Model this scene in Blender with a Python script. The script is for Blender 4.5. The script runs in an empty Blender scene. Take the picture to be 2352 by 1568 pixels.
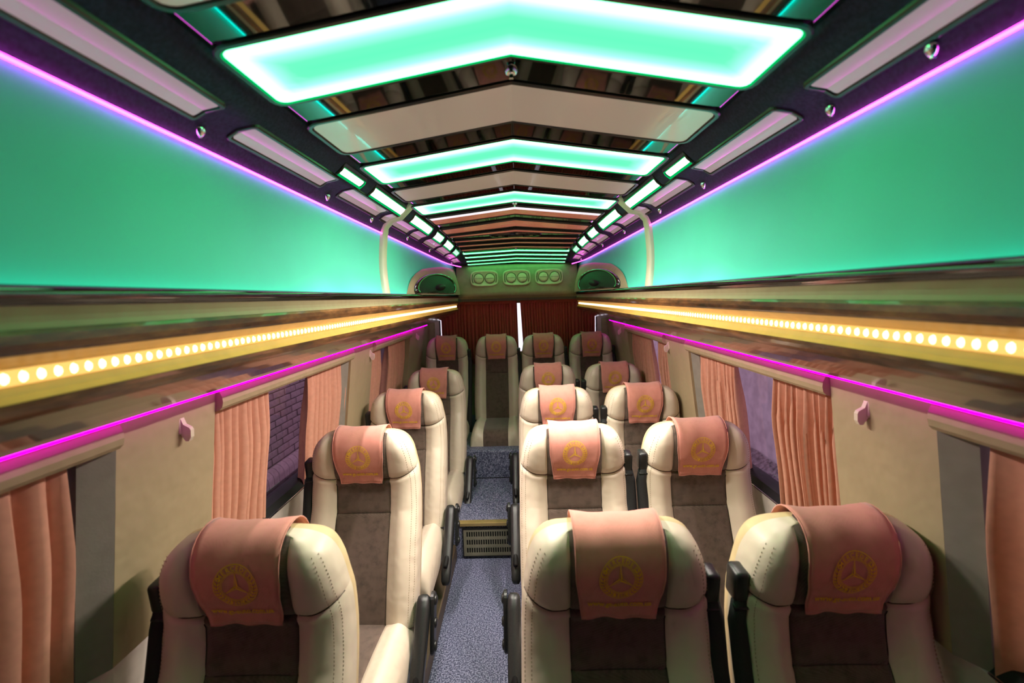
import bpy, bmesh, math, random
import numpy as np
from mathutils import Matrix, Vector

sc = bpy.context.scene
COL = sc.collection
random.seed(7)
PI = math.pi
H = 1.56                       # camera height above the aisle floor; z values written "H + dz" are relative to the lens

# ------------------------------------------------------------------ camera
F, CX, CY = 1045.0, 1176.0, 784.0
VPX, VPY, ROLL = 1188.0, 681.0, math.radians(1.55)
d_ = np.array([(VPX - CX) / F, -(VPY - CY) / F, 1.0]); d_ /= np.linalg.norm(d_)
u_ = np.array([-math.sin(ROLL), math.cos(ROLL), 0.0]); u_ -= d_ * u_.dot(d_); u_ /= np.linalg.norm(u_)
x_ = np.cross(d_, u_)
if x_[0] < 0: x_ = -x_
Mc = np.stack([x_, d_, u_], 1)
cam = bpy.data.cameras.new('camera')
cam.sensor_width = 36.0
cam.lens = F / 2352.0 * 36.0
cam.clip_start = 0.02
cam.dof.use_dof = True
cam.dof.focus_distance = 1.95
cam.dof.aperture_fstop = 2.8
camo = bpy.data.objects.new('camera', cam); COL.objects.link(camo)
R3 = Matrix((Mc[0], Mc[1], -Mc[2])).transposed()
camo.matrix_world = Matrix.Translation((0, 0, H)) @ R3.to_4x4()
sc.camera = camo

# ------------------------------------------------------------------ world (overcast daylight outside), exposure
w = bpy.data.worlds.new('overcast_sky'); sc.world = w
w.use_nodes = True
w.node_tree.nodes['Background'].inputs[0].default_value = (0.96, 0.90, 1.0, 1)
w.node_tree.nodes['Background'].inputs[1].default_value = 2.5
sc.view_settings.view_transform = 'Standard'
sc.view_settings.look = 'None'
sc.view_settings.exposure = -0.62
sc.view_settings.gamma = 1.0
sc.view_settings.use_curve_mapping = False
sc.cycles.sample_clamp_indirect = 6.0
sc.cycles.max_bounces = 5
sc.cycles.diffuse_bounces = 3
sc.cycles.glossy_bounces = 3
sc.cycles.transparent_max_bounces = 8
sc.cycles.use_adaptive_sampling = True
sc.cycles.adaptive_threshold = 0.08
sc.cycles.adaptive_min_samples = 12

# strengths of the bus lamps and of the added cove glow
L_SPOT = 1.02         # scale of the white ceiling lamps
L_PANEL = 1.9        # green ceiling panels
L_DIODE = 10.0       # warm diodes on the racks
L_ADDED_COVE = 14.0         # unseen strip added on the rack tops to light the upper walls
L_MAG_LOW = 13.0      # magenta strip above the windows
L_MAG_TOP = 16.0      # magenta strip along the ceiling edge

# ------------------------------------------------------------------ materials
def lin(r, g, b):
    f = lambda c: (c / 255.0 / 12.92) if c / 255.0 <= 0.04045 else ((c / 255.0 + 0.055) / 1.055) ** 2.4
    return (f(r), f(g), f(b), 1.0)

class NT:
    def __init__(s, name):
        s.m = bpy.data.materials.new(name); s.m.use_nodes = True
        s.t = s.m.node_tree; s.n = s.t.nodes; s.b = s.n['Principled BSDF']; s.out = s.n['Material Output']
    def node(s, typ, **kw):
        q = s.n.new(typ)
        for k, v in kw.items():
            if k.startswith('i_'):
                q.inputs[k[2:].replace('_', ' ')].default_value = v
            else: setattr(q, k, v)
        return q
    def link(s, a, b): s.t.links.new(a, b)
    def coord(s, scale=(1, 1, 1), kind='Object'):
        tc = s.node('ShaderNodeTexCoord'); mp = s.node('ShaderNodeMapping')
        mp.inputs['Scale'].default_value = scale
        s.link(tc.outputs[kind], mp.inputs['Vector']); return mp.outputs['Vector']
    def noise(s, vec, scale, detail=3.0, rough=0.5):
        q = s.node('ShaderNodeTexNoise'); q.inputs['Scale'].default_value = scale
        q.inputs['Detail'].default_value = detail; q.inputs['Roughness'].default_value = rough
        s.link(vec, q.inputs['Vector']); return q.outputs['Fac']
    def ramp(s, fac, stops, interp='LINEAR'):
        q = s.node('ShaderNodeValToRGB'); e = q.color_ramp; e.interpolation = interp
        while len(e.elements) < len(stops): e.elements.new(0.5)
        for el, (p, c) in zip(e.elements, stops): el.position = p; el.color = c
        s.link(fac, q.inputs['Fac']); return q.outputs['Color']
    def bump(s, h, strength=0.3, dist=0.002):
        q = s.node('ShaderNodeBump'); q.inputs['Strength'].default_value = strength; q.inputs['Distance'].default_value = dist
        s.link(h, q.inputs['Height']); s.link(q.outputs['Normal'], s.b.inputs['Normal'])
    def base(s, c): s.b.inputs['Base Color'].default_value = c
    def rough(s, v): s.b.inputs['Roughness'].default_value = v
    def metal(s, v): s.b.inputs['Metallic'].default_value = v
    def coat(s, v, r=0.05):
        s.b.inputs['Coat Weight'].default_value = v; s.b.inputs['Coat Roughness'].default_value = r

def plain(name, c, rough=0.5, metal=0.0, coat=0.0, var=0.06, nscale=30.0, bump=0.0, spec=None):
    k = NT(name)
    v = k.coord(); f = k.noise(v, nscale, 1)
    lo = tuple(x * (1 - var) for x in c[:3]) + (1,); hi = tuple(min(1, x * (1 + var)) for x in c[:3]) + (1,)
    k.link(k.ramp(f, [(0.3, lo), (0.7, hi)]), k.b.inputs['Base Color'])
    k.rough(rough); k.metal(metal)
    if coat: k.coat(coat)
    if bump: k.bump(k.noise(v, nscale * 6, 1), bump, 0.001)
    if spec is not None: k.b.inputs['Specular IOR Level'].default_value = spec
    return k.m

def emit(name, c, strength):
    k = NT(name)
    e = k.node('ShaderNodeEmission'); e.inputs['Color'].default_value = c; e.inputs['Strength'].default_value = strength
    k.link(e.outputs[0], k.out.inputs['Surface']); return k.m

M = {}
def leather(name, c, rough=0.42):
    k = NT(name); v = k.coord()
    big = k.noise(v, 7, 0); wr = k.noise(v, 22, 1)
    lo = tuple(x * 0.93 for x in c[:3]) + (1,)
    k.link(k.ramp(big, [(0.3, lo), (0.7, c)]), k.b.inputs['Base Color'])
    k.rough(rough)
    k.bump(wr, 0.35, 0.011)
    return k.m
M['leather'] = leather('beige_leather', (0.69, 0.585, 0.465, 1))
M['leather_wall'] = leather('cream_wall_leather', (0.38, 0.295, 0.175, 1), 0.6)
def weave(name, c1, c2, scale, mottled):
    k = NT(name); v = k.coord()
    w1 = k.node('ShaderNodeTexChecker'); w1.inputs['Scale'].default_value = scale
    mp = k.node('ShaderNodeMapping'); mp.inputs['Rotation'].default_value = (0.3, 0.0, 0.6); k.link(v, mp.inputs['Vector'])
    k.link(mp.outputs[0], w1.inputs['Vector'])
    n = k.noise(v, 38, 2, 0.65)
    mul = k.node('ShaderNodeMath', operation='MULTIPLY_ADD'); mul.inputs[1].default_value = 0.35; k.link(w1.outputs['Fac'], mul.inputs[0])
    sub = k.node('ShaderNodeMath', operation='MULTIPLY'); sub.inputs[1].default_value = mottled; k.link(n, sub.inputs[0]); k.link(sub.outputs[0], mul.inputs[2])
    k.link(k.ramp(mul.outputs[0], [(0.25, c1), (0.85, c2)]), k.b.inputs['Base Color'])
    k.rough(0.9); k.b.inputs['Sheen Weight'].default_value = 0.25
    k.bump(w1.outputs['Fac'], 0.4, 0.0008); return k.m
M['brown'] = weave('brown_woven_fabric', (0.038, 0.023, 0.017, 1), (0.130, 0.086, 0.066, 1), 480, 1.0)
M['pink'] = weave('salmon_cover_fabric', (0.61, 0.235, 0.18, 1), (0.71, 0.29, 0.23, 1), 900, 1.0)
M['curtain'] = plain('salmon_curtain_fabric', (0.60, 0.285, 0.195, 1), 0.85, var=0.05, nscale=60)
M['redcurtain'] = plain('dark_red_curtain_fabric', (0.34, 0.05, 0.033, 1), 0.85, var=0.08, nscale=60)
M['gold'] = plain('gold_thread', (0.95, 0.56, 0.02, 1), 0.5, 0.0, var=0.2, nscale=900)
M['seam'] = plain('dark_seam', (0.045, 0.034, 0.024, 1), 0.8)
M['stitch'] = plain('stitch_thread', (0.40, 0.31, 0.20, 1), 0.7)
M['shell'] = plain('beige_plastic', (0.62, 0.47, 0.26, 1), 0.45)
M['black'] = plain('black_plastic', (0.012, 0.013, 0.014, 1), 0.33, var=0.2, nscale=200, bump=0.25)
M['belt'] = plain('black_belt_webbing', (0.008, 0.009, 0.010, 1), 0.7, var=0.3, nscale=300, bump=0.5)
M['metal'] = plain('dark_frame_metal', (0.02, 0.02, 0.022, 1), 0.4, 0.6)
M['chrome'] = plain('chrome', (0.75, 0.75, 0.77, 1), 0.12, 1.0, var=0.03)
M['brass'] = plain('brass_edge', (0.55, 0.40, 0.16, 1), 0.35, 0.7)
M['mint'] = plain('teal_upholstery', (0.13, 0.74, 0.60, 1), 0.8, var=0.02, nscale=8, bump=0.08)
M['plum'] = plain('plum_ceiling_fabric', (0.038, 0.028, 0.060, 1), 0.9, var=0.25, nscale=160, bump=0.4, spec=0.2)
M['gloss_black'] = plain('glossy_black_panel', (0.006, 0.0055, 0.004, 1), 0.045, var=0.1)
M['gloss_black'].node_tree.nodes['Principled BSDF'].inputs['Specular IOR Level'].default_value = 1.0
M['frame'] = plain('dark_bronze_frame', (0.016, 0.011, 0.006, 1), 0.28, 0.0)
def self_glow(name, base, em, st, coat):
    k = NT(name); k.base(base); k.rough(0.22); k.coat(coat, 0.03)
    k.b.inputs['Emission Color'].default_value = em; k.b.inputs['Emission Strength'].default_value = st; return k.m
M['insert'] = self_glow('self_glowing_beige_insert', (0.30, 0.24, 0.2, 1), (0.33, 0.235, 0.18, 1), 1.0, 0.35)  # brightness put into the panel as its own glow; no roof opening behind
M['roofpane'] = self_glow('self_glowing_pinkish_pane', (0.25, 0.19, 0.2, 1), (0.36, 0.235, 0.25, 1), 1.0, 0.2)  # own glow stands in for daylight through the pane; the ceiling is closed
M['copper'] = self_glow('self_glowing_copper_slat', (0.42, 0.13, 0.085, 1), (0.36, 0.095, 0.06, 1), 1.3, 0.4)  # own glow stands in for a reddish reflection on the slats
M['olive'] = plain('olive_gold_slat', (0.16, 0.13, 0.05, 1), 0.25, 0.4)
M['grey'] = plain('grey_pillar_plastic', (0.26, 0.235, 0.20, 1), 0.6, bump=0.2)
M['sidewall'] = plain('pale_side_lining', (0.55, 0.50, 0.46, 1), 0.6, bump=0.2)
M['rubber'] = plain('black_window_rubber', (0.008, 0.008, 0.009, 1), 0.5, spec=0.3)
M['dark'] = plain('dark_recess', (0.004, 0.004, 0.004, 1), 0.8)
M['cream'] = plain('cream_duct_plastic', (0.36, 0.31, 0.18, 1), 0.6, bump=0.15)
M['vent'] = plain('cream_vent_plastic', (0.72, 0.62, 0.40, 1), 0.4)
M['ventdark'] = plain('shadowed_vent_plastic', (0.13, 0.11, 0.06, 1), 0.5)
M['speaker'] = plain('black_speaker_cone', (0.003, 0.0035, 0.004, 1), 0.5, spec=0.2)
M['grille'] = plain('olive_metal_grille', (0.23, 0.21, 0.15, 1), 0.4, 0.3)
M['channel'] = plain('amber_gloss_channel', (0.72, 0.40, 0.10, 1), 0.5, 0.0)
M['glossbeige'] = plain('brown_lacquer', (0.13, 0.088, 0.050, 1), 0.16, coat=0.5, var=0.04)
M['plinth'] = plain('brown_plinth_board', (0.085, 0.058, 0.035, 1), 0.5)
def wood():
    k = NT('walnut_burl'); v = k.coord((1, 0.22, 1))
    n1 = k.noise(v, 26, 6, 0.7); n2 = k.noise(v, 140, 3)
    mm = k.node('ShaderNodeMath', operation='MULTIPLY_ADD'); mm.inputs[1].default_value = 0.25; k.link(n2, mm.inputs[0]); k.link(n1, mm.inputs[2])
    k.link(k.ramp(mm.outputs[0], [(0.45, (0.022, 0.009, 0.003, 1)), (0.62, (0.12, 0.045, 0.014, 1)), (0.8, (0.27, 0.11, 0.035, 1))]), k.b.inputs['Base Color'])
    k.rough(0.35); k.coat(0.45, 0.06); return k.m
M['wood'] = wood()
def floor_m():
    k = NT('speckled_blue_vinyl'); v = k.coord()
    n = k.noise(v, 150, 2, 0.6); n2 = k.noise(v, 330, 2, 0.6)
    c = k.ramp(n, [(0.42, (0.040, 0.045, 0.095, 1)), (0.50, (0.105, 0.115, 0.20, 1)), (0.57, (0.28, 0.285, 0.41, 1))])
    mix = k.node('ShaderNodeMixRGB', blend_type='MULTIPLY'); mix.inputs[0].default_value = 0.6
    k.link(c, mix.inputs[1]); k.link(k.ramp(n2, [(0.38, (0.55, 0.55, 0.6, 1)), (0.55, (1, 1, 1, 1))]), mix.inputs[2])
    k.link(mix.outputs[0], k.b.inputs['Base Color']); k.rough(0.5); k.bump(n, 0.15, 0.0006); return k.m
M['floor'] = floor_m()
def glass(name, tint, refl):
    k = NT(name)
    tr = k.node('ShaderNodeBsdfTransparent'); tr.inputs['Color'].default_value = tint
    gl = k.node('ShaderNodeBsdfGlossy'); gl.inputs['Roughness'].default_value = 0.02; gl.inputs['Color'].default_value = (1, 1, 1, 1)
    lw = k.node('ShaderNodeLayerWeight'); lw.inputs['Blend'].default_value = 0.5
    fr = k.node('ShaderNodeMath', operation='POWER'); fr.inputs[1].default_value = 5.0; k.link(lw.outputs['Facing'], fr.inputs[0])
    ad = k.node('ShaderNodeMath', operation='MULTIPLY_ADD'); ad.inputs[1].default_value = 0.6; ad.inputs[2].default_value = refl; k.link(fr.outputs[0], ad.inputs[0])
    mx = k.node('ShaderNodeMixShader'); k.link(ad.outputs[0], mx.inputs[0]); k.link(tr.outputs[0], mx.inputs[1]); k.link(gl.outputs[0], mx.inputs[2])
    k.link(mx.outputs[0], k.out.inputs['Surface']); return k.m
M['glass_tint'] = glass('tinted_window_glass', (0.80, 0.56, 0.76, 1), 0.04)
M['glass_clear'] = glass('clear_window_glass', (0.95, 0.94, 0.96, 1), 0.03)
def brick_m():
    k = NT('painted_brick'); oi = k.node('ShaderNodeObjectInfo'); v = k.coord()
    n = k.noise(v, 22, 4)
    ad = k.node('ShaderNodeMath', operation='MULTIPLY_ADD'); ad.inputs[1].default_value = 0.45; k.link(oi.outputs['Random'], ad.inputs[0]); k.link(n, ad.inputs[2])
    k.link(k.ramp(ad.outputs[0], [(0.3, (0.17, 0.13, 0.13, 1)), (0.9, (0.30, 0.23, 0.24, 1))]), k.b.inputs['Base Color'])
    k.rough(0.9); k.bump(k.noise(v, 120, 3), 0.6, 0.004); return k.m
M['brick'] = brick_m()
M['mortar'] = plain('dark_mortar', (0.05, 0.04, 0.045, 1), 0.95)
M['plaster'] = plain('rough_grey_plaster', (0.72, 0.68, 0.70, 1), 0.95, var=0.15, nscale=9, bump=0.8)
M['ground'] = plain('grey_ground', (0.36, 0.34, 0.35, 1), 0.95, var=0.35, nscale=14, bump=0.8)
M['planks'] = plain('dark_base_boards', (0.09, 0.065, 0.07, 1), 0.8, var=0.3)
M['bedding'] = plain('dark_earth', (0.16, 0.14, 0.15, 1), 0.95, var=0.6, nscale=25, bump=1.0)
M['e_spot'] = emit('white_lamp_diffuser', (1.0, 0.96, 0.93, 1), 4.0)
M['e_spot_mid'] = emit('medium_white_lamp_diffuser', (1.0, 0.97, 0.93, 1), 3.0)
M['e_spot_dim'] = emit('dimmer_white_lamp_diffuser', (0.90, 1.0, 0.93, 1), 2.0)
M['e_spot_faint'] = emit('faint_lamp_diffuser', (0.62, 1.0, 0.80, 1), 1.6)
M['e_rim'] = emit('green_lamp_rim', (0.0, 0.70, 0.16, 1), 1.1)
M['e_diode'] = emit('warm_diode', (1.0, 0.74, 0.36, 1), L_DIODE)
M['e_tape'] = emit('warm_led_tape', (1.0, 0.62, 0.16, 1), 1.9)
M['e_added_cove'] = emit('added_green_cove_glow', (0.0, 1.0, 0.80, 1), L_ADDED_COVE)
M['e_mag'] = emit('magenta_led_tube', (1.0, 0.0, 0.85, 1), L_MAG_LOW)
M['e_magtop'] = emit('magenta_ceiling_strip', (1.0, 0.06, 0.85, 1), L_MAG_TOP)
M['e_glint'] = emit('painted_white_glint', (1.0, 0.93, 0.98, 1), 1.6)  # emission painted in for the white reflection along the slat edge
M['e_icon'] = emit('lit_icon', (0.9, 1.0, 0.95, 1), 1.0)
def panel_m(name, strength):
    k = NT(name)
    at = k.node('ShaderNodeAttribute'); at.attribute_name = 'inset'
    c = k.ramp(at.outputs['Fac'], [(0.0, (0.85, 4.2, 1.7, 1)), (0.20, (1.0, 4.0, 1.6, 1)), (0.45, (0.36, 3.2, 0.80, 1)), (0.75, (0.14, 2.9, 0.48, 1)), (1.0, (0.12, 2.8, 0.46, 1))])
    e = k.node('ShaderNodeEmission'); e.inputs['Strength'].default_value = strength
    k.link(c, e.inputs['Color']); k.link(e.outputs[0], k.out.inputs['Surface']); return k.m
M['e_panel'] = panel_m('edge_lit_green_acrylic', L_PANEL)

for k_ in ('e_rim', 'e_icon', 'insert', 'roofpane', 'copper', 'e_glint', 'e_spot', 'e_spot_mid', 'e_spot_dim', 'e_spot_faint', 'e_tape'):
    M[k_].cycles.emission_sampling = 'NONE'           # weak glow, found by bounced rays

# ------------------------------------------------------------------ object helpers
def tag(o, label=None, cat=None, group=None, kind=None):
    if label: o['label'] = label
    if cat: o['category'] = cat
    if group: o['group'] = group
    if kind: o['kind'] = kind
    return o
def empty(name, loc, rz=0.0):
    o = bpy.data.objects.new(name, None); COL.objects.link(o)
    o.empty_display_size = 0.05; o.location = loc; o.rotation_euler = (0, 0, rz); return o
def obj(name, V, Fc, mat, parent=None, smooth=False, loc=None, attr=None):
    me = bpy.data.meshes.new(name); me.from_pydata([tuple(map(float, v)) for v in V], [], Fc)
    me.materials.append(M[mat] if isinstance(mat, str) else mat)
    if smooth: me.polygons.foreach_set('use_smooth', [True] * len(me.polygons))
    if attr is not None:
        a = me.attributes.new('inset', 'FLOAT', 'POINT'); a.data.foreach_set('value', [float(x) for x in attr])
    me.update()
    o = bpy.data.objects.new(name, me); COL.objects.link(o)
    if parent: o.parent = parent
    if loc: o.location = loc
    return o
def inst(src, parent=None, loc=None):
    o = src.copy(); COL.objects.link(o)
    if parent: o.parent = parent
    if loc is not None: o.location = loc
    return o
def copy_tree(o, parent=None):
    c = o.copy(); COL.objects.link(c)
    if parent: c.parent = parent
    for ch in o.children: copy_tree(ch, c)
    return c
class MB:
    def __init__(s): s.V = []; s.F = []
    def add(s, V, Fc):
        b = len(s.V); s.V += [tuple(v) for v in V]; s.F += [tuple(i + b for i in f) for f in Fc]; return s
    def box(s, x0, x1, y0, y1, z0, z1):
        V = [(x, y, z) for x in (x0, x1) for y in (y0, y1) for z in (z0, z1)]
        return s.add(V, [(0, 1, 3, 2), (4, 6, 7, 5), (0, 4, 5, 1), (2, 3, 7, 6), (0, 2, 6, 4), (1, 5, 7, 3)])
    def bevbox(s, x0, x1, y0, y1, z0, z1, b):
        bm = bmesh.new(); bmesh.ops.create_cube(bm, size=1.0)
        for v in bm.verts:
            v.co = Vector(((x0 + x1) / 2 + v.co.x * (x1 - x0), (y0 + y1) / 2 + v.co.y * (y1 - y0), (z0 + z1) / 2 + v.co.z * (z1 - z0)))
        bmesh.ops.bevel(bm, geom=bm.edges[:], offset=b, segments=2, affect='EDGES', profile=0.5)
        bm.verts.index_update()
        s.add([v.co[:] for v in bm.verts], [tuple(v.index for v in f.verts) for f in bm.faces]); bm.free(); return s
    def grid(s, P, closed_u=False, closed_v=False, flip=False):
        n, m = len(P), len(P[0]); V = [p for row in P for p in row]; Fc = []
        for i in range(n if closed_u else n - 1):
            for j in range(m if closed_v else m - 1):
                q = (i * m + j, i * m + (j + 1) % m, ((i + 1) % n) * m + (j + 1) % m, ((i + 1) % n) * m + j)
                Fc.append(q[::-1] if flip else q)
        return s.add(V, Fc)
    def tube(s, pts, r, n=8, cap=True):
        pts = [np.array(p, float) for p in pts]; rings = []
        for i, p in enumerate(pts):
            t = pts[min(i + 1, len(pts) - 1)] - pts[max(i - 1, 0)]; t /= np.linalg.norm(t)
            a = np.cross(t, (0, 0, 1.0)) if abs(t[2]) < 0.9 else np.cross(t, (1.0, 0, 0)); a /= np.linalg.norm(a); b = np.cross(t, a)
            rr = r[i] if isinstance(r, (list, tuple)) else r
            rings.append([tuple(p + rr * (math.cos(2 * PI * k / n) * a + math.sin(2 * PI * k / n) * b)) for k in range(n)])
        b0 = len(s.V); s.grid(rings, closed_v=True)
        if cap: s.F += [tuple(b0 + k for k in range(n))[::-1], tuple(b0 + (len(pts) - 1) * n + k for k in range(n))]
        return s
    def extrude_y(s, prof, ys, closed=True):
        """profile [(x,z)...] swept along y"""
        b0 = len(s.V); s.grid([[(x, y, z) for x, z in prof] for y in ys], closed_v=closed)
        if closed:
            n = len(prof); s.F += [tuple(b0 + k for k in range(n)), tuple(b0 + (len(ys) - 1) * n + k for k in range(n))[::-1]]
        return s
    def disc(s, c, ax_u, ax_v, ru, rv, n=24, depth=None, inner=0.0):
        c, ax_u, ax_v = np.array(c, float), np.array(ax_u, float), np.array(ax_v, float)
        ring = lambda f: [tuple(c + f * (ru * math.cos(2 * PI * k / n) * ax_u + rv * math.sin(2 * PI * k / n) * ax_v)) for k in range(n)]
        if inner > 0: return s.grid([ring(inner), ring(1.0)], closed_v=True)
        b0 = len(s.V); s.V += ring(1.0); s.F.append(tuple(b0 + k for k in range(n))); return s
    def build(s, name, mat, parent=None, smooth=False, **kw): return obj(name, s.V, s.F, mat, parent, smooth, **kw)

def lerp(x, T):
    if x <= T[0][0]: return T[0][1]
    for (a, va), (b, vb) in zip(T, T[1:]):
        if x <= b: return va + (vb - va) * (x - a) / (b - a)
    return T[-1][1]
def arange(a, b, n): return [a + (b - a) * i / (n - 1) for i in range(n)]

Y0, YR = -1.0, 4.30            # front partition and rear wall

# ------------------------------------------------------------------ ceiling shape
EDGE = [(-1, 0.38), (0.9, 0.38), (1.5, 0.393), (2.3, 0.408), (3.2, 0.408), (3.4, 0.398), (3.8, 0.378), (3.95, 0.358), (4.07, 0.33), (4.17, 0.306), (4.35, 0.294)]
RIDGE = [(-1, 0.456), (2.7, 0.456), (3.2, 0.424), (3.4, 0.416), (3.8, 0.396), (3.95, 0.376), (4.07, 0.348), (4.17, 0.324), (4.35, 0.314)]
JX, JZ, EX = .57, .286, .446
SIDE = [(EX, 1.0), (.465, .74), (.49, .56), (.525, .49), (.553, .32), (JX, 0.0)]
def zc(X, Y):
    a = abs(X); e = lerp(Y, EDGE)
    if a <= EX: return H + e + (lerp(Y, RIDGE) - e) * (1 - a / EX)
    return H + JZ + (e - JZ) * lerp(a, SIDE)

cx = [-JX, -.562, -.553, -.54, -.525, -.507, -.49, -.475, -.46, -.452, -EX, -.2, 0]
cx = cx + [-x for x in cx[-2::-1]]
cy = arange(Y0, 2.2, 17)[:-1] + arange(2.2, 4.35, 24)
b = MB().grid([[(x, y, zc(x, y)) for x in cx] for y in cy])
tag(b.build('ceiling', 'plum', smooth=True), 'dark plum fabric ceiling with a shallow ridge', kind='structure')

# glossy black centre lining
BXF = (-1, -.99, -.975, -.955, -.93, -.9, -.8, -.6, -.4, -.2, -.02, 0)
BOF = (.0035, .0060, .0085, .0103, .0115, .012) + (.012,) * 6
bxs = [f * .444 for f in BXF] + [-f * .444 for f in BXF[-2::-1]]; bof = list(BOF) + list(BOF[-2::-1])
b = MB().grid([[(x, y, zc(x, y) - o_) for x, o_ in zip(bxs, bof)] for y in cy])
tag(b.build('ceiling_lining_panel', 'gloss_black', smooth=True), 'long mirror-black panel lining the middle of the ceiling', 'ceiling panel')

def strip_pts(y0, y1, xa, xb, rc, off, nx, ny):
    """rounded rectangle xa..xb by y0..y1 laid on the ceiling, off below it; rows across y"""
    fr = [0, .15, .4, .7, 1.0]
    L = [xa + rc * f for f in fr]; Rr = [xb - rc * f for f in reversed(fr)]
    mid = arange(xa + rc, xb - rc, nx)[1:-1]
    if xa < 0 < xb and 0 not in mid: mid = sorted(mid + [0.0])
    xs = L + mid + Rr; P, A = [], []
    for j in range(ny):
        row, ar = [], []
        for x in xs:
            q = 0.0
            if x < xa + rc: q = rc - math.sqrt(max(0, rc * rc - (xa + rc - x) ** 2))
            if x > xb - rc: q = rc - math.sqrt(max(0, rc * rc - (x - xb + rc) ** 2))
            y = (y0 + q) + (y1 - y0 - 2 * q) * j / (ny - 1)
            row.append((x, y, zc(x, y) - off))
            ar.append(min(1.0, min(y - y0, y1 - y, (x - xa), (xb - x)) / max(1e-6, 0.5 * (y1 - y0))))
        P.append(row); A.append(ar)
    return P, A
def strip(name, mat, parent, y0, y1, xa, xb, rc, off0, off1, nx=14, ny=3, attr=False):
    """solid strip between off0 (top) and off1 (visible underside)"""
    P, A = strip_pts(y0, y1, xa, xb, rc, off1, nx, ny); Q, _ = strip_pts(y0, y1, xa, xb, rc, off0, nx, ny)
    b = MB(); b.grid(P); n, m = len(P), len(P[0]); k = n * m; b.grid(Q)
    rim = [(0, j) for j in range(m)] + [(i, m - 1) for i in range(1, n)] + [(n - 1, j) for j in range(m - 2, -1, -1)] + [(i, 0) for i in range(n - 2, 0, -1)]
    for (i, j), (p, q) in zip(rim, rim[1:] + rim[:1]): b.F.append((i * m + j, p * m + q, k + p * m + q, k + i * m + j))
    at = [a for row in A for a in row] * 2 if attr else None
    return obj(name, b.V, b.F, mat, parent, False, attr=at)

PW = .442
def outline(y0, y1, xa, xb, rc, off, nx):
    """closed rounded-rectangle loop on the ceiling"""
    L = []
    for cxx, cyy, a0 in ((xb - rc, y1 - rc, 0), (xa + rc, y1 - rc, 90), (xa + rc, y0 + rc, 180), (xb - rc, y0 + rc, 270)):
        L.append([(cxx + rc * math.cos(math.radians(a0 + 22.5 * k)), cyy + rc * math.sin(math.radians(a0 + 22.5 * k))) for k in range(5)])
    def seg(p, q, n): return [(p[0] + (q[0] - p[0]) * k / n, p[1] + (q[1] - p[1]) * k / n) for k in range(1, n)]
    pts = L[0] + seg(L[0][-1], L[1][0], nx) + L[1] + seg(L[1][-1], L[2][0], 2) + L[2] + seg(L[2][-1], L[3][0], nx) + L[3] + seg(L[3][-1], L[0][0], 2)
    return [(x, y, zc(x, y) - off) for x, y in pts]
def ring_frame(name, mat, parent, y0, y1, xa, xb, rc, steps, nx=12):
    """steps: (inset, off) loops"""
    b = MB(); b.grid([outline(y0 + i, y1 - i, xa + i, xb - i, max(.0015, rc - i), o, nx) for i, o in steps], closed_v=True, flip=True)
    return b.build(name, mat, parent)
def light_panel(y0, y1, label, small=False):
    r = empty('ceiling_light_panel', (0, 0, 0)); tag(r, label, 'light panel', 'green ceiling light panels')
    e = .014 if not small else .006; dep = .0165 if not small else .0165
    ring_frame('frame', 'frame', r, y0 - e, y1 + e, -PW, PW, .03 if not small else .008, [(0, .0105), (0, .0145), (e * .2, dep), (e * .70, dep)])
    ring_frame('rim', 'e_rim', r, y0 - e, y1 + e, -PW, PW, .03 if not small else .008, [(e * .70, dep), (e * .78, dep), (e * .98, .0145)])
    strip('diffuser', 'e_panel', r, y0 - .001, y1 + .001, -PW + e - .001, PW - e + .001, .018 if not small else .003, .0125, .0140, nx=40, ny=(13 if not small else 4), attr=True)
def insert_panel(y0, y1, label):
    r = empty('ceiling_insert', (0, 0, 0)); tag(r, label, 'ceiling panel', 'beige ceiling inserts')
    ring_frame('frame', 'frame', r, y0 - .014, y1 + .014, -PW, PW, .035, [(0, .0105), (0, .0145), (.003, .0165), (.010, .0165), (.0135, .0145)])
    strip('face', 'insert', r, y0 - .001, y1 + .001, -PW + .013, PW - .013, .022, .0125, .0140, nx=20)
def slat(y0, y1, mat, label, bar=None, group='copper roof slats'):
    r = empty('roof_slat', (0, 0, 0)); tag(r, label, 'slat', group)
    e = min(.014, (y1 - y0) * .3)
    ring_frame('frame', 'frame', r, y0 - e, y1 + e, -PW + .004, PW - .004, .02 if y1 - y0 > .05 else .008, [(0, .010), (0, .015), (e * .5, .022), (e * .75, .022), (e * .95, .0135)])
    ym = y0 + bar if bar else y0
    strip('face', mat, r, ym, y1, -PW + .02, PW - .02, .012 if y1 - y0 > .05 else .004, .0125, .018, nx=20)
    if bar: strip('painted_glint', 'e_glint', r, y0, ym, -PW + .02, PW - .02, .005, .0125, .018, nx=20)
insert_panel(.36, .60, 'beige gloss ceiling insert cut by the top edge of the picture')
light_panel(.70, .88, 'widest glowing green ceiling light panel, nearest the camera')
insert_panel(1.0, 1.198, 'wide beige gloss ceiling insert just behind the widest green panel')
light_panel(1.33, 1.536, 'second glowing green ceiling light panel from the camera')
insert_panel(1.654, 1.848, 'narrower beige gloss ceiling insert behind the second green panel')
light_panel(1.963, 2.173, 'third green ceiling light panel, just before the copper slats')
slat(2.268, 2.47, 'copper', 'first copper roof slat with the broad painted white glint', bar=.075)
slat(2.656, 2.835, 'copper', 'second copper roof slat with a thin painted white glint', bar=.02)
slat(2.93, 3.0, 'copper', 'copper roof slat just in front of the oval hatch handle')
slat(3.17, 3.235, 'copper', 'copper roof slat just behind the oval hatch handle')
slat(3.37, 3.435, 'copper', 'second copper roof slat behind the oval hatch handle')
slat(3.565, 3.63, 'copper', 'copper roof slat next to the rear green bars')
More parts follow.
